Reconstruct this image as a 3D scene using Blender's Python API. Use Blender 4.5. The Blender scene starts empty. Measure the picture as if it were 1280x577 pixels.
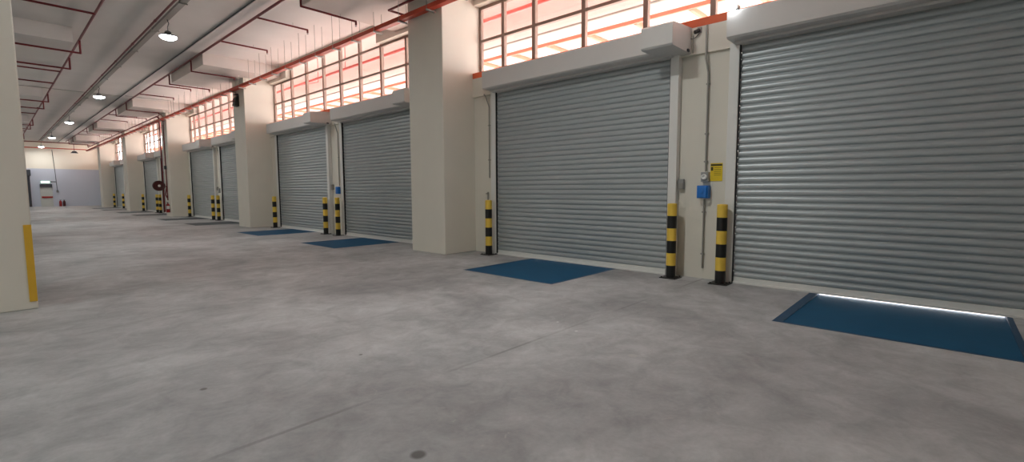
import bpy, math, random
from mathutils import Vector, Matrix
random.seed(4)
S = bpy.context.scene
COL = S.collection
P = 12.3                                   # structural bay along the dock wall (metres)

# ------------------------------------------------------------------ materials
def lin(c):
    return tuple(((x/255)/12.92 if x/255 <= .04045 else ((x/255+.055)/1.055)**2.4) for x in c)
def mat(name, rgb, rough=.6, metal=0., noise=0., scale=6., bump=0., spec=.5, emit=None, es=0.):
    m = bpy.data.materials.new(name); m.use_nodes = True
    nt = m.node_tree; b = nt.nodes['Principled BSDF']
    col = lin(rgb)
    b.inputs['Base Color'].default_value = (*col, 1)
    b.inputs['Roughness'].default_value = rough; b.inputs['Metallic'].default_value = metal
    b.inputs['Specular IOR Level'].default_value = spec
    g = nt.nodes.new('ShaderNodeNewGeometry')
    n = nt.nodes.new('ShaderNodeTexNoise'); n.inputs['Scale'].default_value = scale; n.inputs['Detail'].default_value = 6
    nt.links.new(g.outputs['Position'], n.inputs['Vector'])
    mx = nt.nodes.new('ShaderNodeMix'); mx.data_type = 'RGBA'
    mx.inputs['A'].default_value = (*[x*(1-noise) for x in col], 1)
    mx.inputs['B'].default_value = (*[min(1, x*(1+noise)) for x in col], 1)
    nt.links.new(n.outputs['Fac'], mx.inputs['Factor']); nt.links.new(mx.outputs['Result'], b.inputs['Base Color'])
    if bump:
        bp = nt.nodes.new('ShaderNodeBump'); bp.inputs['Strength'].default_value = bump; bp.inputs['Distance'].default_value = .01
        nt.links.new(n.outputs['Fac'], bp.inputs['Height']); nt.links.new(bp.outputs['Normal'], b.inputs['Normal'])
    if emit:
        b.inputs['Emission Color'].default_value = (*lin(emit), 1); b.inputs['Emission Strength'].default_value = es
    return m

M = {
 'wall':   mat('cream_paint', (218,214,202), .55, noise=.05, scale=1.5),
 'pillar': mat('cream_pillar_paint', (219,215,203), .5, noise=.04, scale=2),
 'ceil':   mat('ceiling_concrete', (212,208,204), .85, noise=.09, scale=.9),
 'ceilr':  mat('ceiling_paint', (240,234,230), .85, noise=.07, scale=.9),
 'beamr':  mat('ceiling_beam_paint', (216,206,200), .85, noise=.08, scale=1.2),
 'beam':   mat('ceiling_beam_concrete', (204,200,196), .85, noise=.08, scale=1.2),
 'hood':   mat('hood_enamel', (208,206,203), .45, noise=.02),
 'rail':   mat('white_steel', (222,222,218), .4, noise=.03),
 'slat':   mat('galvanised_slat', (172,178,180), .36, metal=.25, noise=.04, scale=3),
 'dark':   mat('black_rubber', (22,22,22), .6),
 'yellow': mat('bollard_yellow', (228,192,74), .45, noise=.06, scale=14),
 'black':  mat('bollard_black', (20,19,18), .45),
 'plate':  mat('base_plate_steel', (52,48,46), .55, metal=.4),
 'blue':   mat('deck_blue', (20,82,118), .62, noise=.10, scale=5, spec=.25),
 'blued':  mat('deck_frame_blue', (24,68,102), .5, noise=.10, scale=5),
 'deckg': mat('deck_grey', (78,86,90), .6, noise=.12, scale=4, spec=.3),  # greyer deck colour for the levelers farther along the wall
 'frameg': mat('deck_frame_grey', (60,64,68), .6, noise=.1),
 'box':    mat('isolator_blue', (20,112,196), .4),
 'grey':   mat('grey_plastic', (150,150,148), .5),
 'steel':  mat('galvanised_conduit', (150,148,142), .4, metal=.5),
 'tray':   mat('grey_tray', (150,146,140), .5, metal=.3),
 'red':    mat('fire_pipe_red', (108,18,24), .42, noise=.08),
 'orange': mat('tray_orange_red', (192,66,38), .5, noise=.08),
 'chan':   mat('channel_orange', (214,92,44), .5, noise=.05),
 'sign':   mat('sign_yellow', (226,196,20), .45),
 'ink':    mat('sign_ink', (60,52,12), .6),
 'frame':  mat('window_frame_brown', (150,128,116), .5, noise=.05),
 'guard':  mat('corner_guard_yellow', (214,170,50), .5, noise=.08, scale=10),
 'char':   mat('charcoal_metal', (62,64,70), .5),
 'white':  mat('white_paint', (232,232,228), .5),
 'doorp':  mat('door_paint', (186,190,186), .5),
 'exting': mat('extinguisher_red', (150,26,24), .35),
 'lens':   mat('lamp_lens', (255,255,255), .4, emit=(246,250,255), es=22),
 'reel':   mat('reel_dark_red', (72,20,20), .4),
 'exit':   mat('exit_lens', (190,240,215), .4, emit=(190,255,225), es=2.2),
 'lampb':  mat('lamp_housing', (120,120,120), .4, metal=.5),
 'yard':   mat('yard_concrete', (236,222,216), .85, noise=.04, scale=.7),
 'canopy': mat('canopy_soffit', (196,176,172), .8),
 'outor': mat('canopy_steel_pink_orange', (222,128,104), .6),
 'outred': mat('outside_pipe_red', (196,70,64), .5),
 'cream':  mat('translucent_cream_roof', (236,222,210), .6),
 'lip':    mat('lip_galvanised', (214,214,212), .45, metal=.2),
}
# two-tone end wall: grey-blue dado below, cream above
def endwall_mat():
    m = bpy.data.materials.new('two_tone_wall'); m.use_nodes = True; nt = m.node_tree; b = nt.nodes['Principled BSDF']
    g = nt.nodes.new('ShaderNodeNewGeometry'); s = nt.nodes.new('ShaderNodeSeparateXYZ'); nt.links.new(g.outputs['Position'], s.inputs[0])
    c = nt.nodes.new('ShaderNodeMath'); c.operation = 'GREATER_THAN'; c.inputs[1].default_value = 3.72; nt.links.new(s.outputs['Z'], c.inputs[0])
    x = nt.nodes.new('ShaderNodeMix'); x.data_type = 'RGBA'
    x.inputs['A'].default_value = (*lin((186,192,206)), 1); x.inputs['B'].default_value = (*lin((226,218,204)), 1)
    nt.links.new(c.outputs[0], x.inputs['Factor']); nt.links.new(x.outputs['Result'], b.inputs['Base Color']); b.inputs['Roughness'].default_value = .6
    return m
M['endwall'] = endwall_mat()

def floor_mat():
    m = bpy.data.materials.new('worn_concrete_floor'); m.use_nodes = True; nt = m.node_tree; b = nt.nodes['Principled BSDF']
    L = nt.links.new; N = nt.nodes.new
    g = N('ShaderNodeNewGeometry')
    def noise(scale, det, rough=.55, dist=0.):
        n = N('ShaderNodeTexNoise'); n.inputs['Scale'].default_value = scale; n.inputs['Detail'].default_value = det
        n.inputs['Roughness'].default_value = rough; n.inputs['Distortion'].default_value = dist
        L(g.outputs['Position'], n.inputs['Vector']); return n.outputs['Fac']
    def ramp(fac, p0, c0, p1, c1):
        r = N('ShaderNodeValToRGB'); e = r.color_ramp.elements
        e[0].position = p0; e[0].color = c0; e[1].position = p1; e[1].color = c1; L(fac, r.inputs[0]); return r.outputs['Color']
    def mixc(mode, fac, a, bb):
        x = N('ShaderNodeMix'); x.data_type = 'RGBA'; x.blend_type = mode
        if isinstance(fac, float): x.inputs['Factor'].default_value = fac
        else: L(fac, x.inputs['Factor'])
        L(a, x.inputs['A']); L(bb, x.inputs['B']); return x.outputs['Result']
    c1 = ramp(noise(.55, 5, .6, .6), .34, (*lin((150,151,152)),1), .66, (*lin((190,192,193)),1))
    c2 = ramp(noise(3.2, 8, .65, .8), .32, (.75,.75,.75,1), .68, (1.15,1.15,1.15,1))
    c = mixc('MULTIPLY', .8, c1, c2)
    c3 = ramp(noise(26., 6, .7), .35, (.88,.88,.88,1), .65, (1.06,1.06,1.06,1))
    c = mixc('MULTIPLY', .6, c, c3)
    # pale scuffs
    sc = ramp(noise(5.5, 3, .5, 2.2), .70, (0,0,0,1), .74, (1,1,1,1))
    pale = N('ShaderNodeRGB'); pale.outputs[0].default_value = (*lin((186,184,180)),1)
    fm = N('ShaderNodeMath'); fm.operation = 'MULTIPLY'; fm.inputs[1].default_value = .45; L(sc, fm.inputs[0])
    c = mixc('MIX', fm.outputs[0], c, pale.outputs[0])
    wv = N('ShaderNodeTexWave'); wv.wave_type = 'RINGS'; wv.inputs['Scale'].default_value = .55; wv.inputs['Distortion'].default_value = 9; wv.inputs['Detail'].default_value = 3; wv.inputs['Detail Scale'].default_value = .8
    L(g.outputs['Position'], wv.inputs['Vector'])
    wr = ramp(wv.outputs['Fac'], .0, (.88,.88,.88,1), .10, (1,1,1,1)); c = mixc('MULTIPLY', .4, c, wr)
    dk = ramp(noise(2.1, 6, .6, 1.5), .60, (1,1,1,1), .74, (.80,.79,.78,1)); c = mixc('MULTIPLY', .5, c, dk)
    # round dark stains
    def spot(c, x, y, r, rgb, k=.8):
        d = N('ShaderNodeVectorMath'); d.operation = 'DISTANCE'; d.inputs[1].default_value = (x, y, 0); L(g.outputs['Position'], d.inputs[0])
        mr = N('ShaderNodeMapRange'); mr.inputs['From Min'].default_value = r*.6; mr.inputs['From Max'].default_value = r
        mr.inputs['To Min'].default_value = k; mr.inputs['To Max'].default_value = 0; L(d.outputs['Value'], mr.inputs['Value'])
        q = N('ShaderNodeRGB'); q.outputs[0].default_value = (*lin(rgb),1)
        return mixc('MIX', mr.outputs['Result'], c, q.outputs[0])
    c = spot(c, 1.55, 2.15, .055, (84,80,76)); c = spot(c, 4.27, 3.21, .018, (225,225,222)); c = spot(c, 3.84, 2.04, .05, (182,180,176), .7)
    c = spot(c, 4.12, 2.85, .02, (222,222,220)); c = spot(c, 1.0, 4.1, .03, (92,88,84)); c = spot(c, 2.2, 3.9, .02, (96,92,88))
    # saw-cut joints every bay across the hall, and one lengthwise
    s = N('ShaderNodeSeparateXYZ'); L(g.outputs['Position'], s.inputs[0])
    def joint(c, axis, off, per, w):
        a = N('ShaderNodeMath'); a.operation = 'ADD'; a.inputs[1].default_value = 100*per - off + per/2; L(s.outputs[axis], a.inputs[0])
        q = N('ShaderNodeMath'); q.operation = 'MODULO'; q.inputs[1].default_value = per; L(a.outputs[0], q.inputs[0])
        t = N('ShaderNodeMath'); t.operation = 'SUBTRACT'; t.inputs[1].default_value = per/2; L(q.outputs[0], t.inputs[0])
        u = N('ShaderNodeMath'); u.operation = 'ABSOLUTE'; L(t.outputs[0], u.inputs[0])
        mr = N('ShaderNodeMapRange'); mr.inputs['From Min'].default_value = w*.5; mr.inputs['From Max'].default_value = w
        mr.inputs['To Min'].default_value = 1; mr.inputs['To Max'].default_value = 0; L(u.outputs[0], mr.inputs['Value'])
        wn = N('ShaderNodeMapRange'); wn.inputs['From Min'].default_value = .4; wn.inputs['From Max'].default_value = .62; wn.inputs['To Min'].default_value = .05; wn.inputs['To Max'].default_value = .42; L(noise(1.1, 4), wn.inputs['Value'])
        mm = N('ShaderNodeMath'); mm.operation = 'MULTIPLY'; L(mr.outputs['Result'], mm.inputs[0]); L(wn.outputs['Result'], mm.inputs[1])
        k = N('ShaderNodeRGB'); k.outputs[0].default_value = (*lin((92,88,84)),1)
        return mixc('MIX', mm.outputs[0], c, k.outputs[0])
    c = joint(c, 'Y', 2.98, P/2, .022)
    L(c, b.inputs['Base Color'])
    r = N('ShaderNodeMapRange'); r.inputs['To Min'].default_value = .42; r.inputs['To Max'].default_value = .72; L(noise(1.3, 5), r.inputs['Value']); L(r.outputs['Result'], b.inputs['Roughness'])
    b.inputs['Specular IOR Level'].default_value = .45
    bp = N('ShaderNodeBump'); bp.inputs['Strength'].default_value = .12; bp.inputs['Distance'].default_value = .01; L(noise(14, 6), bp.inputs['Height']); L(bp.outputs['Normal'], b.inputs['Normal'])
    return m
M['floor'] = floor_mat()

def glass_mat():
    m = bpy.data.materials.new('clear_glazing'); m.use_nodes = True; nt = m.node_tree; nt.nodes.clear(); N = nt.nodes.new
    o = N('ShaderNodeOutputMaterial'); t = N('ShaderNodeBsdfTransparent'); g = N('ShaderNodeBsdfGlossy'); x = N('ShaderNodeMixShader')
    t.inputs['Color'].default_value = (.97,.97,.97,1); g.inputs['Roughness'].default_value = .05; x.inputs[0].default_value = .05
    nt.links.new(t.outputs[0], x.inputs[1]); nt.links.new(g.outputs[0], x.inputs[2]); nt.links.new(x.outputs[0], o.inputs['Surface'])
    return m
M['glass'] = glass_mat()

# ------------------------------------------------------------------ mesh collector (world coordinates in, local to the parent out)
class MB:
    def __init__(s): s.v = []; s.f = []; s.sm = []
    def add(s, vs, fs, smooth=False):
        b = len(s.v); s.v += [Vector(v) for v in vs]; s.f += [tuple(b+i for i in f) for f in fs]; s.sm += [smooth]*len(fs); return s
    def box(s, x0, x1, y0, y1, z0, z1):
        vs = [(x,y,z) for z in (z0,z1) for y in (y0,y1) for x in (x0,x1)]
        return s.add(vs, [(0,2,3,1),(4,5,7,6),(0,1,5,4),(2,6,7,3),(0,4,6,2),(1,3,7,5)])
    def cyl(s, a, b, r, r2=None, n=12, cap=True):
        a = Vector(a); b = Vector(b); d = (b-a).normalized(); r2 = r if r2 is None else r2
        u = d.orthogonal().normalized(); w = d.cross(u)
        vs = []
        for p, q in ((a, r), (b, r2)):
            for i in range(n):
                t = 2*math.pi*i/n; vs.append(p + (u*math.cos(t) + w*math.sin(t))*q)
        s.add(vs, [(i, (i+1) % n, n+(i+1) % n, n+i) for i in range(n)], True)
        if cap: s.add(vs[:n], [tuple(range(n-1,-1,-1))]); s.add(vs[n:], [tuple(range(n))])
        return s
    def tube(s, pts, r, n=10):
        for a, b in zip(pts[:-1], pts[1:]): s.cyl(a, b, r, n=n)
        for p in pts[1:-1]: s.ball(p, r*1.02, n=n)
        return s
    def ball(s, c, r, n=10, sz=1., half=None):
        c = Vector(c); m = max(4, n//2); vs = []; fs = []
        for j in range(m+1):
            ph = math.pi*j/m
            for i in range(n):
                t = 2*math.pi*i/n; vs.append(c + Vector((math.sin(ph)*math.cos(t)*r, math.sin(ph)*math.sin(t)*r, math.cos(ph)*r*sz)))
        for j in range(m):
            for i in range(n): fs.append((j*n+i, (j+1)*n+i, (j+1)*n+(i+1) % n, j*n+(i+1) % n))
        return s.add(vs, fs, True)
    def lathe(s, c, prof, n=24, axis='Z'):
        c = Vector(c); vs = []; fs = []
        for r, h in prof:
            for i in range(n):
                t = 2*math.pi*i/n
                p = Vector((r*math.cos(t), r*math.sin(t), h))
                if axis == 'Y': p = Vector((p.x, p.z, p.y))
                if axis == 'X': p = Vector((p.z, p.x, p.y))
                vs.append(c + p)
        for j in range(len(prof)-1):
            for i in range(n): fs.append((j*n+i, j*n+(i+1) % n, (j+1)*n+(i+1) % n, (j+1)*n+i))
        return s.add(vs, fs, True)
    def prism_y(s, prof, y0, y1, close=True):
        n = len(prof); vs = [(x,y0,z) for x,z in prof] + [(x,y1,z) for x,z in prof]
        k = n if close else n-1
        s.add(vs, [(i, (i+1) % n, n+(i+1) % n, n+i) for i in range(k)])
        if close: s.add(vs, [tuple(range(n-1,-1,-1)), tuple(range(n,2*n))])
        return s
    def build(s, name, m, parent=None, bevel=0.):
        org = Vector((0,0,0))
        if parent is not None:
            q = parent
            while q is not None: org += q.location; q = q.parent
        me = bpy.data.meshes.new(name); me.from_pydata([tuple(v-org) for v in s.v], [], s.f); me.polygons.foreach_set('use_smooth', s.sm); me.update()
        me.materials.append(m)
        o = bpy.data.objects.new(name, me); COL.objects.link(o)
        if parent is not None: o.parent = parent
        if bevel:
            b = o.modifiers.new('bevel', 'BEVEL'); b.width = bevel; b.segments = 2; b.limit_method = 'ANGLE'; b.angle_limit = math.radians(50)
        return o
def thing(name, label, cat, loc, group=None):
    o = bpy.data.objects.new(name, None); COL.objects.link(o); o.location = loc
    o.empty_display_size = .2
    return tag(o, label, cat, group)
def tag(o, label, cat, group=None):
    o['label'] = label; o['category'] = cat
    if group: o['group'] = group
    return o
def struct(name, mb, m, label=None, cat=None, bevel=0.):
    o = mb.build(name, m, None, bevel); o['kind'] = 'structure'
    if label: o['label'] = label; o['category'] = cat
    return o
def dup(root, loc, label, group=None, skip=()):
    r = root.copy(); COL.objects.link(r); r.location = loc; r['label'] = label
    if group: r['group'] = group
    for ch in list(root.children):
        if ch.name.split('.')[0] in skip: continue
        c = ch.copy(); COL.objects.link(c); c.parent = r
        for g in list(ch.children):
            d = g.copy(); COL.objects.link(d); d.parent = c
    return r
def dup_one(o, loc, label, group=None):
    c = o.copy(); COL.objects.link(c); c.location = loc; c['label'] = label
    if group: c['group'] = group
    return c

# ------------------------------------------------------------------ the hall
XW = 8.03; YE = 66.0; YB = -9.0; XL = -15.0
SA = (-1.70, 2.54); SB = (3.55, 7.79)      # shutter openings of a bay
LA = (-0.62, 1.42); LB = (4.58, 6.70)      # dock levelers of a bay
BAYS = range(0, 5)
holes = []
for k in BAYS:
    for a, b in (LA, LB): holes.append((a+P*k-.03*k/4, b+P*k-.03*k/4))
holes.sort()
fl = MB()
fl.box(XL, 5.93, YB, YE, -.3, 0)
y = YB
for a, b in holes + [(YE, YE)]:
    if a > y: fl.box(5.93, 8.33, y, a, -.3, 0)
    y = b
struct('floor', fl, M['floor'])
# grey step of the ceiling: the strip beside the windows hangs a little lower
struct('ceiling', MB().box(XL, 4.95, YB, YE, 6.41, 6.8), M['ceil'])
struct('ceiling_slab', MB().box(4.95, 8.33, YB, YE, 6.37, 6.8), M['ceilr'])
NAMES = ['first', 'second', 'third', 'fourth', 'fifth', 'sixth']
for k in range(-1, 5):
    y0, y1 = 19.75+P*(k-1), 24.1+P*(k-1)
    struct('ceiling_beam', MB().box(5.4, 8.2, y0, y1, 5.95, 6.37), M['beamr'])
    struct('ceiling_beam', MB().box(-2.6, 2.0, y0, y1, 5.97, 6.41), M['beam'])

# dock wall pieces: piers between shutters, continuous lintel, full-height wall behind the pillars
wl = MB()
wl.box(XW, 8.33, YB, -5.0, 0, 6.37)
for k in range(-1, 5):
    wl.box(XW, 8.33, SA[1]+P*k, SB[0]+P*k, 0, 3.7)
    wl.box(XW, 8.33, SB[1]+P*k, min(SA[0]+P*(k+1), YE), 0, 3.7)
wl.box(XW, 8.33, 7.79+P*4, YE, 0, 3.7)
wl.box(XW, 8.33, YB, SB[0]-P, 0, 3.7)
wl.box(7.97, 8.33, YB, YE, 3.7, 4.13)
wl.box(XW, 8.33, YB, YE, 4.13, 4.2)
WY = []
for k in range(0, 6):
    a, b = -2.45+P*k, min(8.57+P*k, 65.6)
    if a < b: WY.append((a, b))
ZS, ZT, ZH = 4.2, 5.84, 6.30               # sill, head of the low lights, head of the tall lights between the ceiling beams
def tall(k): return (12.80+P*(k-1), min(19.21+P*(k-1), 65.6))
y = YB
for k, (a, b) in enumerate(WY):
    wl.box(XW+.02, 8.31, y+(.02 if k else 0), a-.02, ZS, 6.36)
    t0, t1 = tall(k)
    if t0 < 65: wl.box(XW, 8.33, a, t0, ZT, 6.37); wl.box(XW, 8.33, t0, t1, ZH, 6.37); wl.box(XW, 8.33, t1, b, ZT, 6.37) if b > t1 else None
    else: wl.box(XW, 8.33, a, b, ZT, 6.37)
    y = b
wl.box(XW, 8.33, y, YE, ZS, 6.37)
struct('wall_right', wl, M['wall'])
struct('wall_far', MB().box(XL, 8.33, YE, YE+.25, 0, 6.8), M['endwall'])
struct('wall_left', MB().box(XL-.25, XL, YB, YE+.25, 0, 6.8), M['wall'])
struct('wall_near', MB().box(XL-.25, 8.33, YB-.25, YB, 0, 6.8), M['wall'])

ORD = ['beside the long blue deck, widest in view', 'second along the shutter wall', 'third along the shutter wall, carrying the red hose reel pipe',
       'fourth along the shutter wall', 'last one before the grey end wall']
for k in range(-1, 5):
    o = struct('pillar', MB().box(7.06, 8.33, 8.57+P*k, 9.85+P*k, 0, 6.37), M['pillar'], bevel=.015)
o = struct('pillar', MB().box(-.92, .33, 8.57, 9.85, 0, 6.41), M['pillar'], bevel=.015)
for k in range(1, 5): struct('pillar', MB().box(-.92, .33, 8.57+P*k, 9.85+P*k, 0, 6.41), M['pillar'], bevel=.015)

# clerestory windows
for k, (a, b) in enumerate(WY):
    ms = [m + P*(k-1) for m in (20.08, 19.16, 17.87, 16.53, 15.33, 14.08, 12.85, 11.56, 10.6)]
    ms = sorted(m for m in ms if a+.1 < m < b-.1)
    t0, t1 = tall(k)
    w = bpy.data.objects.new('window_%d' % (k+1), None); COL.objects.link(w); w.location = (8.25, a, ZS); w['kind'] = 'structure'
    fr = MB(); x0, x1 = 8.21, 8.29
    fr.box(x0, x1, a, a+.07, ZS, ZT); fr.box(x0, x1, b-.07, b, ZS, ZT); fr.box(x0, x1, a+.07, b-.07, ZS, ZS+.06)
    fr.box(x0, x1, a+.07, b-.07, ZT-.07, ZT)
    if t0 < 65:
        fr.box(x0, x1, t0, t0+.09, ZT, ZH); fr.box(x0, x1, t1-.09, t1, ZT, ZH); fr.box(x0, x1, t0+.09, t1-.09, ZH-.06, ZH)
    fr.build('window_frame', M['frame'], w)
    for m in ms:
        q = MB().box(x0-.01, x1, m-.045, m+.045, ZS+.06, ZT-.07)
        if t0+.2 < m < t1-.2: q.box(x0-.01, x1, m-.045, m+.045, ZT, ZH-.06)
        q.build('mullion', M['frame'], w)
    MB().box(x0-.005, x1-.01, a+.07, b-.07, 5.01, 5.075).build('transom', M['frame'], w)
    MB().box(8.248, 8.254, a+.07, b-.07, ZS+.06, ZT-.07).build('window_pane', M['glass'], w)
    if t0 < 65: MB().box(8.248, 8.254, t0+.09, t1-.09, ZT, ZH-.06).build('window_pane', M['glass'], w)

# orange-red channel on top of the dock wall
for k in range(0, 5):
    a, b = -2.4+P*k, 8.56+P*k
    t = thing('steel_channel', ('orange steel channel on the wall top, ' + ['beside the blue isolator box and yellow sign', 'between the wide pillar and the second pillar', 'between the second pillar and the hose reel pillar', 'just past the hose reel pillar', 'just before the last pillar'][k]), 'steel channel', (7.97, a, 4.13), 'orange wall-top channels')
    MB().box(7.974, 7.99, a, b, 4.135, 4.26).build('channel_web', M['chan'], t)
    q = MB().box(7.99, 8.026, a, b, 4.245, 4.26); q.box(7.99, 8.026, a, b, 4.135, 4.15); q.build('channel_flange', M['chan'], t)

# ------------------------------------------------------------------ roller shutters
def shutter(near, far, lift=0.):
    t = thing('roller_shutter', '', 'roller shutter', (7.97, near, 0), 'grey roller shutters along the dock wall')
    prof = []; pitch = .1; z = .1+lift; X0 = 7.985
    while z < 3.8:
        for i in range(8):
            u = i/7; prof.append((X0 - .022*max(0, math.sin(math.pi*u))**.42, z + u*.086))
        z += pitch
        prof.append((X0+.005, z-.013)); prof.append((X0+.005, z-.003))
    m = MB()
    m.prism_y(prof, near+.05, far-.05, close=False)
    m.box(7.992, 7.998, near+.05, far-.05, .1+lift, 3.85)
    m.build('slat_curtain', M['slat'], t)
    m = MB().box(7.955, 7.99, near+.05, far-.05, .001, .1); m.box(7.925, 7.955, near+.05, far-.05, .001, .03)
    m.build('bottom_rail', M['rail'], t, .003)
    for y0, y1, yd in ((near-.1, near+.045, near+.045), (far-.045, far+.1, far-.057)):
        g = MB().box(7.90, 8.028, y0, y1, 0, 3.74).build('guide_rail', M['rail'], t, .004)
        MB().box(7.915, 7.96, yd, yd+.012, 0, 3.74).build('rubber_seal', M['dark'], g)
    h = MB(); h.prism_y([(7.969,3.735),(7.62,3.735),(7.585,3.76),(7.58,4.10),(7.60,4.12),(7.969,4.12)], near-.08, far+.05)
    h.build('hood', M['hood'], t)
    MB().box(7.80, 7.96, near, far, 3.70, 3.734).build('hood_lip', M['hood'], t)
    c = MB(); a, b = near-.27, near+.26
    c.prism_y([(7.969,3.725),(7.28,3.725),(7.25,3.75),(7.25,4.05),(7.28,4.08),(7.969,4.14)], a, b)
    mc = c.build('motor_cover', M['hood'], t, .006)
    MB().box(7.8, 7.87, a-.02, a, 3.73, 3.77).build('cover_catch', M['char'], mc)
    return t
s0 = shutter(*SB)
where = ['beside the blue isolator box and yellow sign', 'beside the wide pillar, behind the blue deck plate', '', '', '']
lab = {
 (0,'A'): 'grey slatted roller shutter raised a crack, daylight showing under it above the largest navy deck',
 (0,'B'): 'closed grey roller shutter between the widest pillar and the blue isolator box',
 (1,'A'): 'closed grey roller shutter partly hidden by the widest cream pillar',
 (1,'B'): 'closed grey roller shutter starting at the second cream pillar, glints on its slats',
 (2,'A'): 'closed grey roller shutter partly hidden by the second cream pillar',
 (2,'B'): 'closed grey roller shutter starting at the pillar with the hose reel',
 (3,'A'): 'narrow visible roller shutter just past the hose reel pillar',
 (3,'B'): 'distant roller shutter between the hose reel and the fourth cream pillar',
 (4,'A'): 'sliver of distant roller shutter beside the fourth cream pillar',
 (4,'B'): 'most distant roller shutter, ending at the last cream pillar',
}
s0['label'] = lab[(0,'B')]
for k in range(1, 5): dup(s0, (7.97, SB[0]+P*k, 0), lab[(k,'B')])
sA = shutter(SA[0], SA[1]); sA['label'] = lab[(0,'A')]
for k in range(1, 5): dup(s0, (7.97, SA[0]+P*k, 0), lab[(k,'A')])

# ------------------------------------------------------------------ dock levelers
def leveler(a, b, drop=0., frame=.06, dm='blue', fm='blued'):
    t = thing('dock_leveler', '', 'dock leveler', (5.93, a, 0), 'blue dock leveler plates in the floor')
    f = MB().box(5.93, 8.2, a, a+frame, -.22, -.001); f.box(5.93, 8.2, b-.1 if drop else b-frame, b, -.22, -.001); f.box(5.93, 5.99, a+frame, b-.1 if drop else b-frame, -.22, -.001)
    if drop: f = MB().box(5.93, 8.2, a, a+.05, -.22, -.001); f.box(5.93, 8.2, b-.1, b, -.22, -.001); f.box(5.93, 5.985, a+.05, b-.1, -.22, -.001)
    f.build('pit_frame', M[fm], t)
    yb = b-.103 if drop else b-frame-.008; ya = a+(.053 if drop else frame+.008)
    d = MB(); x0, x1 = 6.003, 8.02
    z0, z1 = -.004, -.004-drop
    d.add([(x0,ya,z0),(x1,ya,z1),(x1,yb,z1),(x0,yb,z0),(x0,ya,z0-.03),(x1,ya,z1-.03),(x1,yb,z1-.03),(x0,yb,z0-.03)],
          [(0,1,2,3),(7,6,5,4),(0,4,5,1),(1,5,6,2),(2,6,7,3),(3,7,4,0)])
    dk = d.build('deck_plate', M[dm], t)
    h = MB().cyl((5.994, ya+.03, -.008), (5.994, yb-.03, -.008), .006, n=8)
    h.build('hinge', M[fm], t)
    MB().box(8.025, 8.2, ya, yb, z1-.03, z1-.001).build('lip_plate', M['lip'], t)
    return t
lv = leveler(*LB); lv['label'] = 'bright blue deck plate in the floor beside the widest pillar, fully in view'
lv0 = leveler(LA[0], LA[1], .018); lv0['label'] = 'large navy dock deck with daylight gap along its rear edge'
llab = {(1,'A'): 'blue-grey deck plate behind the widest pillar, in front of a shutter it half hides', (1,'B'): 'flat blue-grey deck plate at the foot of the second cream pillar',
        (2,'A'): 'dark grey looking deck plate just past the second cream pillar', (2,'B'): 'thin dark deck plate at the foot of the hose reel pillar',
        (3,'A'): 'faint dark deck plate just past the hose reel pillar', (3,'B'): 'distant dark deck plate before the fourth cream pillar',
        (4,'A'): 'tiny dark deck plate past the fourth cream pillar', (4,'B'): 'most distant dark deck plate, by the last pillar'}
lg = leveler(LB[0]+2*P-.015, LB[1]+2*P-.015, 0, .06, 'deckg', 'frameg'); lg['label'] = llab[(2,'B')]
for k in range(1, 5):
    for h, (a, b) in (('A', LA), ('B', LB)):
        if (k, h) == (2, 'B'): continue
        aa = a+P*k-.03*k/4
        src = lv if k < 2 else lg
        if h == 'B': dup(src, (5.93, aa, 0), llab[(k,h)])
        else:
            c = dup(src, (5.93, aa, 0), llab[(k,h)]); c.scale = (1, (LA[1]-LA[0])/(LB[1]-LB[0]), 1)

# ------------------------------------------------------------------ bollards
def bollard(x, y):
    t = thing('bollard', '', 'bollard', (x, y, 0), 'yellow and black bollards beside the shutters')
    MB().box(x-.14, x+.14, y-.14, y+.14, 0, .012).build('base_plate', M['plate'], t)
    for sx in (-1, 1):
        for sy in (-1, 1): MB().cyl((x+sx*.112, y+sy*.112, .012), (x+sx*.112, y+sy*.112, .03), .012, n=6).build('anchor_bolt', M['plate'], t)
    r = .078
    hb = [(0.012,.215,'black'),(.215,.425,'yellow'),(.425,.635,'black'),(.635,.845,'yellow'),(.845,1.055,'black'),(1.055,1.25,'yellow')]
    for z0, z1, c in hb:
        m = MB().cyl((x,y,z0), (x,y,z1), r, n=28, cap=False)
        if z1 > 1.2: m.lathe((x,y,1.25), [(r,0),(r*.96,.008),(r*.6,.014),(0.001,.016)], 28)
        m.build('yellow_band' if c == 'yellow' else 'black_band', M[c], t)
    return t
b0 = bollard(7.74, 3.43)
blab = [[(7.74,3.43,'striped bollard standing left of the blue isolator box, before the closed shutter guide'),(7.755,2.62,'striped bollard under the yellow sign, beside the shutter with daylight under it'),(7.75,7.83,'striped bollard standing by itself beside the widest pillar and wall conduit')],
        [(7.75,15.80,'left bollard of the pair between the second pillar and the widest pillar'),(7.755,14.95,'right bollard of the pair between the second pillar and the widest pillar'),(7.75,20.13,'single striped bollard against the side of the second cream pillar')],
        [(7.75,28.05,'left bollard of the pair just past the second cream pillar'),(7.755,27.2,'right bollard of the pair just past the second cream pillar'),(7.75,32.4,'single striped bollard against the side of the hose reel pillar')],
        [(7.75,40.25,'left bollard of the close pair below the hose reel'),(7.755,39.4,'right bollard of the close pair below the hose reel'),(7.75,44.7,'single tiny bollard against the side of the fourth cream pillar')],
        [(7.75,52.6,'tiny distant bollard just past the fourth cream pillar'),(7.75,57.0,'tiny most distant bollard against the side of the last pillar')]]
for k, row in enumerate(blab):
    for i, (x, y, l) in enumerate(row):
        if k == 0 and i == 0: b0['label'] = l
        else: dup(b0, (x, y, 0), l)

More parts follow.
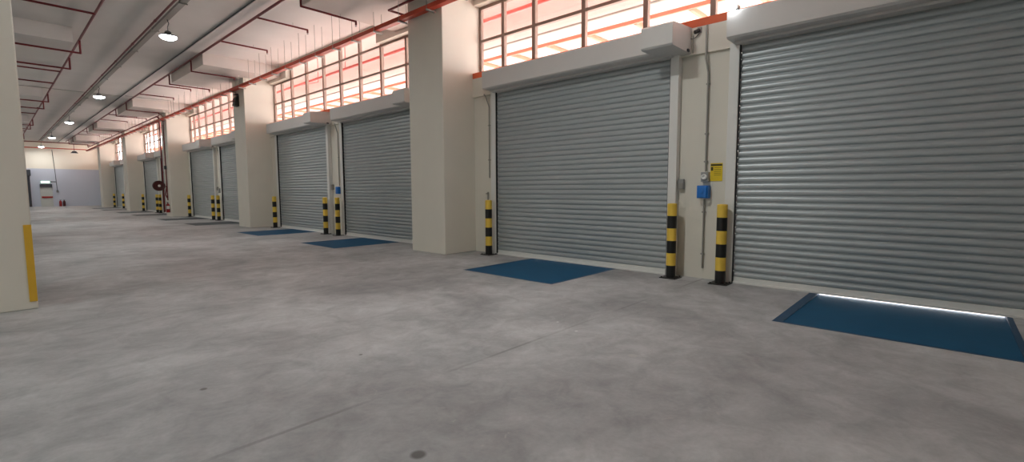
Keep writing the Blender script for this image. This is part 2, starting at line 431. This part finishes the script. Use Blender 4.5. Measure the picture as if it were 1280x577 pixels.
# ------------------------------------------------------------------ fittings between the shutters
def conduit(pts, label, r=.013, clips=(), mt='steel', nm='conduit', cat='conduit', group=None):
    o = MB().tube(pts, r)
    for p in clips: o.box(p[0]-.0, p[0]+.03, p[1]-.03, p[1]+.03, p[2]-.012, p[2]+.012)
    ob = o.build(nm, M[mt]); return tag(ob, label, cat, group)
conduit([(7.945,3.02,4.12),(7.945,3.02,3.6),(7.985,2.99,3.38),(8.0,2.99,1.79)], 'long grey conduit dropping down the wall to the isolator box', .015,
        [(7.985,2.99,3.2),(7.985,2.99,2.4),(7.985,2.99,1.95)])
conduit([(8.0,3.0,1.33),(8.0,3.0,.18)], 'short grey conduit below the blue isolator box', .014, [(7.985,3.0,1.12),(7.985,3.0,.42)])
t = thing('isolator_switch', 'bright blue isolator box on the wall under a grey socket', 'switch box', (7.97, 3.0, 1.45))
MB().box(7.90, 8.028, 2.91, 3.09, 1.35, 1.56).build('switch_body', M['box'], t, .008)
MB().box(7.875, 7.90, 2.925, 3.075, 1.365, 1.545).build('switch_cover', M['box'], t, .006)
MB().cyl((7.875,3.0,1.46),(7.86,3.0,1.46),.03,n=16).build('rotary_knob', M['box'], t)
t = thing('wall_socket', 'small grey socket fitting above the blue isolator box', 'socket', (7.98, 2.99, 1.70))
MB().box(7.95, 8.028, 2.93, 3.05, 1.62, 1.78).build('socket_body', M['grey'], t, .006)
k_ = MB().lathe((7.95,2.99,1.70), [(.045,0),(.045,-.03),(.028,-.035),(.026,-.01),(0.001,-.01)], 20, 'X').build('socket_ring', M['white'], t)
t = thing('warning_sign', 'yellow notice board with dark heading beside the blue isolator box', 'sign', (8.02, 2.82, 1.77))
MB().box(8.018, 8.029, 2.73, 2.92, 1.63, 1.92).build('sign_board', M['sign'], t)
q = MB().box(8.0155, 8.018, 2.735, 2.915, 1.875, 1.905); q.box(8.0155, 8.018, 2.875, 2.912, 1.80, 1.86)
for i in range(5): q.box(8.0155, 8.018, 2.75, 2.86, 1.85-.03*i-.006, 1.85-.03*i)
q.build('sign_print', M['ink'], t)
t = thing('junction_box', 'grey control box on the shutter guide left of the blue isolator', 'control box', (7.96, 3.375, 1.59))
MB().box(7.955, 8.028, 3.345, 3.435, 1.50, 1.67).build('box_body', M['grey'], t, .005)
MB().box(7.945, 7.955, 3.355, 3.425, 1.515, 1.60).build('box_cover', M['steel'], t)
# small flood sensor with its loop of cable
t = thing('wall_camera', 'small black camera fitting on the wall under the orange channel', 'camera', (7.93, 3.14, 4.07))
MB().box(7.93, 7.969, 3.11, 3.17, 4.03, 4.11).build('bracket', M['grey'], t)
MB().cyl((7.93,3.14,4.06),(7.86,3.18,4.02),.032,n=14).build('camera_body', M['black'], t)
pts = [(7.95,3.14,4.02)]+[(7.95,3.14+.22*i/8,4.02-.07*math.sin(math.pi*i/8)) for i in range(1,9)]
tag(MB().tube(pts, .005, 6).build('cable', M['char']), 'thin dark cable looping from small camera to the motor cover', 'cable')
conduit([(7.95,3.24,4.0),(7.95,3.24,3.72)], 'short thin conduit on the wall beside the motor cover', .007)
t = thing('flood_light', 'small glaring white light on the end of the shutter hood beside orange channel', 'light', (7.75, 2.56, 4.16))
MB().box(7.66, 7.74, 2.47, 2.55, 4.121, 4.15).build('bracket', M['grey'], t)
MB().box(7.60, 7.74, 2.45, 2.57, 4.15, 4.21).build('housing', M['lampb'], t, .01)
MB().ball((7.535,2.505,4.165), .06, 16).build('lens', M['lens'], t)
# conduits beside the other shutters
conduit([(7.93,8.14,3.72),(7.95,8.10,3.66),(7.99,8.03,3.42),(8.0,8.04,1.78)], 'grey conduit bending down the wall beside the widest pillar', .014, [(7.985,8.04,3.0),(7.985,8.04,2.2)])
t = thing('wall_bracket', 'small steel bracket above the single bollard by the widest pillar', 'bracket', (7.98,8.12,1.2))
MB().box(8.015, 8.029, 8.09, 8.14, 1.15, 1.45).build('back_strip', M['steel'], t)
MB().box(7.955, 8.015, 8.10, 8.13, 1.40, 1.42).build('bracket_arm', M['steel'], t)
for k in (1, 2):
    y = 15.27+P*(k-1)
    where = ['the wide pillar and second pillar', 'the second pillar and hose reel pillar'][k-1]
    conduit([(7.93,y,3.72),(7.96,y,3.6),(8.0,y-.04,3.4),(8.0,y-.04,1.65)], 'grey conduit on the strip between shutters, between '+where, .016, [(7.985,y-.04,2.6)])
    t = thing('isolator_switch', ['small dull blue isolator box above the bollard pair, past the wide pillar', 'small grey isolator box above the bollard pair, past the second pillar'][k-1], 'switch box', (7.97, y-.04, 1.5))
    MB().box(7.90, 7.985, y-.13, y+.05, 1.38, 1.62).build('switch_body', M['box' if k == 1 else 'grey'], t, .008)
    MB().box(7.89, 7.90, y-.115, y+.035, 1.40, 1.60).build('switch_cover', M['box' if k == 1 else 'grey'], t)
    t = thing('junction_box', ['small brown-grey control box on shutter guide above the left bollard past the wide pillar', 'small grey control box on shutter guide above the left bollard past the second pillar'][k-1], 'control box', (7.96, 15.675+P*(k-1), 1.6))
    MB().box(7.955, 8.028, 15.645+P*(k-1), 15.735+P*(k-1), 1.52, 1.70).build('box_body', M['steel'], t, .005)
    MB().box(7.945, 7.955, 15.655+P*(k-1), 15.725+P*(k-1), 1.535, 1.62).build('box_cover', M['grey'], t)
tag(MB().box(.255, .328, 8.552, 8.569, .1, 1.08).build('corner_guard', M['guard'], None, .003), 'yellow corner guard strip on the pillar at the frame edge', 'corner guard')

# ------------------------------------------------------------------ hose reel pillar
t = thing('riser_pipe', 'dark red riser pipe on the third pillar, bending along the ceiling to the end wall', 'pipe', (6.98, 34.5, 0))
MB().tube([(7.0,34.5,.25),(7.0,34.5,5.75),(6.92,34.62,5.85),(6.92,63.5,5.85)], .038).build('riser_tube', M['red'], t)
q = MB()
for z in (1.2, 2.6, 4.0, 5.3): q.cyl((7.0,34.5,z-.03),(7.0,34.5,z+.03),.045); q.box(7.0,7.058,34.48,34.52,z-.01,z+.01)
q.build('pipe_clamps', M['red'], t)
MB().tube([(6.92,34.62,5.85),(6.92,33.6,5.85),(7.0,33.6,5.75),(7.0,33.6,5.0)], .02).build('branch_pipe', M['red'], t)
t = thing('valve_pipe', 'thin red pipe with valve fittings beside the hose reel riser', 'pipe', (7.0, 33.75, 0))
MB().tube([(7.02,33.75,5.3),(7.02,33.75,.95)], .028).build('pipe_tube', M['red'], t)
MB().ball((7.0,33.75,1.75), .05, 12).build('valve_body', M['red'], t)
MB().box(6.94,7.057,33.70,33.80,2.75,2.95).build('alarm_box', M['char'], t)
MB().tube([(7.0,33.75,1.7),(6.96,33.9,1.3),(6.98,33.7,1.1)], .03).build('hose_loop', M['red'], t)
t = thing('hose_reel', 'dark red fire hose reel on the third pillar', 'hose reel', (6.8, 34.25, 1.8))
MB().lathe((6.74,34.3,1.8), [(.29,-.10),(.30,-.085),(.30,-.07),(.1,-.1)], 28, 'Y').build('side_disc', M['reel'], t)
MB().lathe((6.74,34.3,1.8), [(.12,.09),(.30,.09),(.30,.075),(.12,.07)], 28, 'Y').build('side_disc', M['reel'], t)
hs = MB()
for i in range(4):
    R_ = .25; c = 34.3-.05+.037*i; pr = [(R_+.019*math.cos(a*math.pi/4), c-34.3+.019*math.sin(a*math.pi/4)) for a in range(9)]
    hs.lathe((6.74,34.3,1.8), pr, 28, 'Y')
hs.build('coiled_hose', M['black'], t)
MB().lathe((6.74,34.3,1.8), [(.001,-.12),(.05,-.12),(.06,-.08),(.2,-.075),(.2,.075),(.001,.075)], 20, 'Y').build('drum', M['reel'], t)
MB().lathe((6.74,34.3,1.8), [(.001,-.135),(.07,-.135),(.07,-.12)], 16, 'Y').build('hub_label', M['white'], t)
MB().box(6.78,6.95,34.27,34.33,1.77,1.83).build('reel_arm', M['red'], t)
t = thing('fire_extinguisher', 'red fire extinguisher with white label at the foot of the hose reel pillar', 'fire extinguisher', (6.95, 33.5, .25))
MB().lathe((6.96,33.55,.25), [(.001,0),(.09,0),(.095,.02),(.095,.42),(.07,.49),(.03,.52),(.03,.56),(.001,.56)], 20).build('cylinder_body', M['exting'], t)
MB().lathe((6.96,33.55,.25), [(.0965,.2),(.0965,.38)], 20).build('paper_label', M['white'], t)
q = MB().box(6.90,7.0,33.53,33.57,.81,.83); q.box(6.90,6.99,33.53,33.57,.85,.87); q.build('valve_handle', M['black'], t)
MB().tube([(6.95,33.53,.82),(6.88,33.45,.7),(6.87,33.45,.4)], .012).build('discharge_hose', M['black'], t)
# speaker on pillar two
t = thing('wall_speaker', 'small black sounder high on the front of the second pillar', 'speaker', (7.0, 21.55, 5.1))
q = MB(); q.add([(7.055,21.4,5.35),(7.055,21.7,5.35),(7.055,21.7,4.9),(7.055,21.4,4.9),(6.93,21.4,5.22),(6.93,21.7,5.22),(6.88,21.7,4.92),(6.88,21.4,4.92)],
                [(0,1,2,3),(4,7,6,5),(0,4,5,1),(1,5,6,2),(2,6,7,3),(3,7,4,0)]); q.build('speaker_case', M['black'], t)
MB().box(6.935,7.058,21.44,21.66,5.35,5.40).build('mount_bracket', M['char'], t)
MB().ball((6.89,21.5,5.1), .03, 10).build('status_lamp', M['exting'], t)

# ------------------------------------------------------------------ red cable tray hung along the wall
t = thing('cable_tray', 'long orange-red cable tray hung on rods in front of the pillars', 'cable tray', (6.88, YB+1, 5.5))
q = MB().box(6.82, 6.96, YB+1, 64.4, 5.50, 5.512); q.box(6.82, 6.828, YB+1, 64.4, 5.512, 5.60); q.box(6.952, 6.96, YB+1, 64.4, 5.512, 5.60)
q.build('tray_channel', M['orange'], t)
MB().tube([(6.86,YB+1,5.53),(6.86,64.4,5.53)], .016, 8).build('tray_cable', M['char'], t)
y = 9.85-1.073*12; n = 0
while y < 64:
    top = 6.37
    for k in range(-1, 6):
        if 19.75+P*(k-1) < y < 24.1+P*(k-1): top = 5.95
    if abs(y-34.5) < .12: y += .2
    q = MB().box(6.79, 7.045, y-.02, y+.02, 5.462, 5.50)
    q.cyl((6.805,y,5.46), (6.805,y,top), .006, n=6); q.cyl((7.03,y,5.46), (7.03,y,top), .006, n=6)
    q.build('hanger', M['steel'], t)
    y += 1.073

# ------------------------------------------------------------------ ceiling: services
t = thing('lighting_tray', 'long grey trunking under the ceiling carrying the pendant lamps', 'trunking', (3.57, YB+1, 6.2))
q = MB().box(3.53, 3.67, YB+1, 63, 6.2, 6.21); q.box(3.53,3.538,YB+1,63,6.21,6.27); q.box(3.662,3.67,YB+1,63,6.21,6.27); q.build('trunking_channel', M['tray'], t)
for i in range(24):
    y = -6.5+3.0*i
    q = MB().box(3.50,3.70,y-.015,y+.015,6.18,6.2); q.cyl((3.515,y,6.18),(3.515,y,6.41),.006,n=6); q.cyl((3.685,y,6.18),(3.685,y,6.41),.006,n=6); q.build('hanger', M['steel'], t)
t = thing('sprinkler_main', 'red main pipe running right alongside the lamp trunking', 'pipe', (3.48, YB+1, 6.26))
MB().tube([(3.45,YB+1,6.25),(3.45,63.4,6.25)], .028).build('pipe_tube', M['red'], t)
q = MB()
for i in range(22): q.cyl((3.45,-5+3.1*i-.05,6.25),(3.45,-5+3.1*i+.05,6.25),.037)
q.build('couplings', M['red'], t)
t = thing('sprinkler_line', 'dark red sprinkler pipe near the window strip of ceiling, with branches to the right', 'sprinkler pipe', (5.3, YB+1, 6.28))
MB().tube([(5.3,YB+1,6.28),(5.3,63.4,6.28)], .036).build('main_pipe', M['red'], t)
for k in range(-1, 5):
    for y, dr in ((14.42,0),(17.5,0),(20.8,1),(23.95,1)):
        yy = y + P*(k-1)
        if yy > 62 or yy < -8: continue
        z = 5.87 if dr else 6.27
        pts = ([(5.3,yy,6.27)] if dr else []) + [(5.3,yy,z),(6.73,yy,z),(6.73,yy,z-.09)]
        b = MB().tube(pts, .026).build('branch_pipe', M['red'], t)
        q = MB().cyl((6.73,yy,z-.09),(6.73,yy,z-.12),.012,n=8); q.lathe((6.73,yy,z-.125),[(.001,0),(.03,0),(.03,.004),(.001,.004)],12); q.build('sprinkler_head', M['steel'], b)
        MB().cyl((6.3,yy,z+.02),(6.3,yy,(5.95 if dr else 6.37)),.005,n=6).build('hanger_rod', M['steel'], b)
t = thing('sprinkler_line', 'dark red sprinkler pipe with branches running behind the pillar at the frame edge', 'sprinkler pipe', (2.25, YB+1, 6.3))
MB().tube([(2.25,YB+1,6.3),(2.25,63.4,6.3)], .032).build('main_pipe', M['red'], t)
for k in range(-1, 5):
    for y, dr in ((14.3,0),(17.35,0),(20.7,1),(23.6,1)):
        yy = y + P*(k-1)
        if yy > 62 or yy < -8: continue
        z = 5.88 if dr else 6.28
        pts = ([(2.25,yy,6.29)] if dr else []) + [(2.25,yy,z),(-6,yy,z)]
        MB().tube(pts, .03).build('branch_pipe', M['red'], t)
t = thing('cross_pipe', 'dark red pipe crossing under the ceiling close to the end wall', 'pipe', (0,63.5,6.15))
MB().tube([(-8,63.5,6.15),(6.92,63.6,6.15),(6.92,63.6,5.89)], .045).build('pipe_tube', M['red'], t)
t = thing('cross_pipe', 'orange-red pipe crossing just below the other one at the end wall', 'pipe', (0,64.0,5.66))
MB().tube([(-8,64.55,5.66),(6.88,64.55,5.66)], .045).build('pipe_tube', M['orange'], t)
t = thing('corner_pipe', 'short dark red pipe turning to the widest pillar under the ceiling beam', 'pipe', (6.84,10.3,5.85))
MB().tube([(6.84,5.0,5.85),(6.84,10.3,5.85),(7.9,10.3,5.85)], .028).build('pipe_tube', M['red'], t)
MB().cyl((6.84,9.0,5.87),(6.84,9.0,5.95),.006,n=6).build('hanger_rod', M['steel'], t)
# thin conduits across the ceiling slab
conduit([(-8,32.0,6.395),(4.93,32.0,6.395)], 'thin grey conduit crossing the ceiling between the first two lamps and third', .012)
conduit([(5.0,31.4,6.355),(6.95,31.4,6.355),(6.97,31.4,5.62)], 'thin conduit on the window strip of ceiling dropping to the red tray', .010)

conduit([(4.925,YB+.5,6.385),(4.925,YE-.5,6.385)], 'thin dark rod drawn as the shade line along the ceiling strip beside the windows', .014, mt='char')  # added rod, its dark colour stands in for shade at the ceiling step
# pendant lamps
def lamp(x, y):
    t = thing('pendant_lamp', '', 'ceiling lamp', (x, y, 5.72), 'pendant lamps under the trunking')
    MB().tube([(x,y,6.18),(x+.03,y,6.08),(x,y,5.98),(x,y,5.86)], .011, 8).build('stem', M['char'], t)
    MB().lathe((x,y,5.72), [(.205,0),(.21,.02),(.19,.04),(.09,.06),(.075,.13),(.05,.15),(.001,.15)], 28).build('housing', M['lampb'], t)
    MB().lathe((x,y,5.72), [(.20,.0),(.19,-.03),(.13,-.068),(.06,-.085),(.001,-.09)], 28).build('lens', M['lens'], t)
    return t
YL = [16.1, 28.4, 40.3, 52.6, 64.0]
lp = lamp(3.6, YL[0])
ll = ['largest and closest glowing pendant lamp, over the aisle', 'second glowing pendant lamp from the camera', 'third glowing pendant lamp from the camera', 'fourth, very small pendant lamp toward the end wall', 'last pendant lamp, beside the end wall glow']
lp['label'] = ll[0]
for y, l in zip(YL[1:], ll[1:]): dup(lp, (3.6, y, 5.72), l)
def area(name, loc, energy, size, col=(.97,1,.98), shape='DISK', rot=(0,0,0), spread=180):
    d = bpy.data.lights.new(name, 'AREA'); d.shape = shape; d.size = size; d.energy = energy; d.color = col; d.spread = math.radians(spread)
    o = bpy.data.objects.new(name, d); COL.objects.link(o); o.location = loc; o.rotation_euler = rot; return o
LAMP_W = 106
for y in YL + [3.8]: area('lamp_light', (3.6, y, 5.64), LAMP_W, .36)
for x in (-8,):
    for y in (5.4, 30.0, 54.6): area('hall_lamp_light', (x, y, 5.64), 480, .36)
# dark unlit exit fitting hanging before the end wall
t = thing('hanging_fitting', 'small dark fitting hung on a rod in front of the end wall', 'hanging sign', (5.72, 62.0, 5.2))
MB().cyl((5.72,62,5.3),(5.72,62,6.37),.02,n=8).build('rod', M['red'], t)
q = MB(); q.add([(5.45,61.9,5.12),(6.0,61.9,5.12),(6.0,62.1,5.12),(5.45,62.1,5.12),(5.6,61.93,5.32),(5.85,61.93,5.32),(5.85,62.07,5.32),(5.6,62.07,5.32)],
   [(3,2,1,0),(4,5,6,7),(0,1,5,4),(1,2,6,5),(2,3,7,6),(3,0,4,7)]); q.build('fitting_body', M['char'], t)

# ------------------------------------------------------------------ end wall
d = bpy.data.objects.new('door_1', None); COL.objects.link(d); d.location = (3.65, YE, 0); d['kind'] = 'structure'; d['label'] = 'pale door under the lit exit sign in the grey end wall'; d['category'] = 'door'
MB().box(3.42, 4.18, YE-.06, YE-.005, 0, 2.0).build('door_leaf', M['doorp'], d)
q = MB().box(3.36, 3.42, YE-.08, YE-.005, 0, 2.06); q.box(4.18, 4.24, YE-.08, YE-.005, 0, 2.06); q.box(3.42,4.18,YE-.08,YE-.005,2.0,2.06); q.build('door_frame', M['doorp'], d)
MB().box(3.36, 4.24, YE-.14, YE-.085, 1.90, 2.2).build('door_header', M['char'], d)
MB().box(3.44, 4.24, YE-.12, YE-.082, .84, 1.0).build('push_bar', M['exting'], d)
t = thing('exit_sign', 'glowing pale green sign above the door in the end wall', 'exit sign', (3.75, YE-.1, 2.4))
MB().box(3.45, 4.10, YE-.12, YE-.01, 2.28, 2.52).build('sign_case', M['white'], t)
MB().box(3.47, 4.08, YE-.13, YE-.12, 2.30, 2.50).build('sign_lens', M['exit'], t)
conduit([(4.45,YE-.03,5.6),(4.55,YE-.03,3.2),(4.60,YE-.03,1.6)], 'thin conduit running down the end wall beside the door', .02, mt='char')
conduit([(4.15,YE-.03,2.45),(4.54,YE-.03,2.45)], 'short conduit from the lit sign to the wall conduit', .03, mt='char')
t = thing('call_point', 'tiny dark switch at the foot of the end wall conduit', 'switch', (4.6,YE-.05,1.5))
MB().box(4.53, 4.68, YE-.1, YE-.005, 1.38, 1.6).build('switch_box', M['char'], t)
MB().box(4.56, 4.65, YE-.11, YE-.1, 1.42, 1.53).build('switch_plate', M['grey'], t)
for i, (x, l) in enumerate(((4.74, 'red fire extinguisher standing by the end wall, nearer the door'), (5.01, 'red and dark extinguisher at the end wall, farther from the door'))):
    t = thing('fire_extinguisher', l, 'fire extinguisher', (x, YE-.3, 0), 'extinguishers at the end wall')
    MB().lathe((x,YE-.3,0), [(.001,0),(.1,0),(.105,.02),(.105,.45),(.08,.52),(.035,.56),(.035,.60),(.001,.60)], 18).build('cylinder_body', M['exting' if i == 0 else 'reel'], t)
    MB().box(x-.07,x+.08,YE-.32,YE-.28,.60,.64).build('valve_handle', M['black'], t)
d = bpy.data.objects.new('door_2', None); COL.objects.link(d); d.location = (1.6, YE, 0); d['kind'] = 'structure'; d['label'] = 'dark charcoal shutter frame in the end wall, mostly hidden by the pillar'; d['category'] = 'door'
MB().box(.5, 2.3, YE-.05, YE-.005, 0, 3.2).build('door_panel', M['char'], d)
q = MB().box(2.3, 2.72, YE-.2, YE-.005, 0, 3.1); q.box(.1, .5, YE-.2, YE-.005, 0, 3.1); q.build('door_frame', M['char'], d)
MB().box(0, 2.8, YE-.35, YE-.005, 3.0, 3.6).build('door_hood', M['char'], d, .03)

# ------------------------------------------------------------------ outside, seen through the clerestory and under the raised shutter
struct('yard_ground', MB().box(8.33, 60, -40, 110, -1.5, -1.2), M['yard'])
struct('dock_face_wall', MB().box(8.26, 8.33, YB, YE, -1.2, -.3), M['wall'])
struct('canopy_slab', MB().box(8.33, 16.5, YB, YE, 7.6, 7.9), M['canopy'])
struct('upper_wall', MB().box(8.25, 8.35, YB, YE, 6.8, 7.6), M['canopy'])
t = thing('outside_pipe', 'red pipe running outside the high windows under the canopy', 'pipe', (9.0, YB, 5.88))
MB().tube([(9.0,YB,5.88),(9.0,YE,5.88)], .045).build('pipe_tube', M['outred'], t)
for i in range(14):
    y = -2+4.6*i
    MB().tube([(9.0,y,5.9),(10.2,y,6.3),(10.2,y,7.6)] if i % 2 else [(9.0,y,5.9),(9.0,y,7.6)], .015, 6).build('pipe_hanger', M['outred'], t)
for x, z, l in ((12.0, 5.98, 'orange canopy beam outside the high windows'),):
    t = thing('canopy_frame', 'orange framework of beam and rafters outside the high windows', 'canopy frame', (x, YB, z))
    q = MB().box(x-.04, x+.04, YB, YE, z-.05, z+.05); q.build('edge_beam', M['outor'], t)
    MB().tube([(x-.3,YB,z+.25),(x-.3,YE,z+.25)], .03, 6).build('gutter_pipe', M['steel'], t)
    q = MB()
    for i in range(50): yy = YB+.5+1.5*i; q.box(x+.05, x+4.5, yy-.05, yy+.05, z-.06, z+.04)
    q.build('rafters', M['outor'], t)
    MB().box(x+.1, x+4.5, YB, YE, z+.06, z+.09).build('roof_sheet', M['cream'], t)
w = bpy.data.worlds.new('sky'); S.world = w; w.use_nodes = True
bg = w.node_tree.nodes['Background']; bg.inputs[0].default_value = (1.0, .965, .95, 1); bg.inputs[1].default_value = 10.0

# ------------------------------------------------------------------ camera (fitted to the photograph's vanishing points)
cd = bpy.data.cameras.new('camera'); co = bpy.data.objects.new('camera', cd); COL.objects.link(co); S.camera = co
yaw, pitch, roll = 0.829247768, -0.0862579720, -0.00335871716
f = Vector((math.sin(yaw)*math.cos(pitch), math.cos(yaw)*math.cos(pitch), math.sin(pitch)))
r = Vector((math.cos(yaw), -math.sin(yaw), 0)); u = r.cross(f)
r2 = r*math.cos(roll) + u*math.sin(roll); u2 = -r*math.sin(roll) + u*math.cos(roll)
mw = Matrix((r2, u2, -f)).transposed().to_4x4(); mw.translation = (0, 0, 1.5)
co.matrix_world = mw
cd.sensor_width = 36; cd.lens = 595.82/1280*36; cd.clip_start = .05; cd.clip_end = 500
S.view_settings.view_transform = 'Standard'; S.view_settings.look = 'None'; S.view_settings.gamma = 1; S.view_settings.use_curve_mapping = False
S.view_settings.exposure = -0.02
S.cycles.use_denoising = True; S.cycles.max_bounces = 8; S.cycles.diffuse_bounces = 6; S.cycles.sample_clamp_indirect = 6
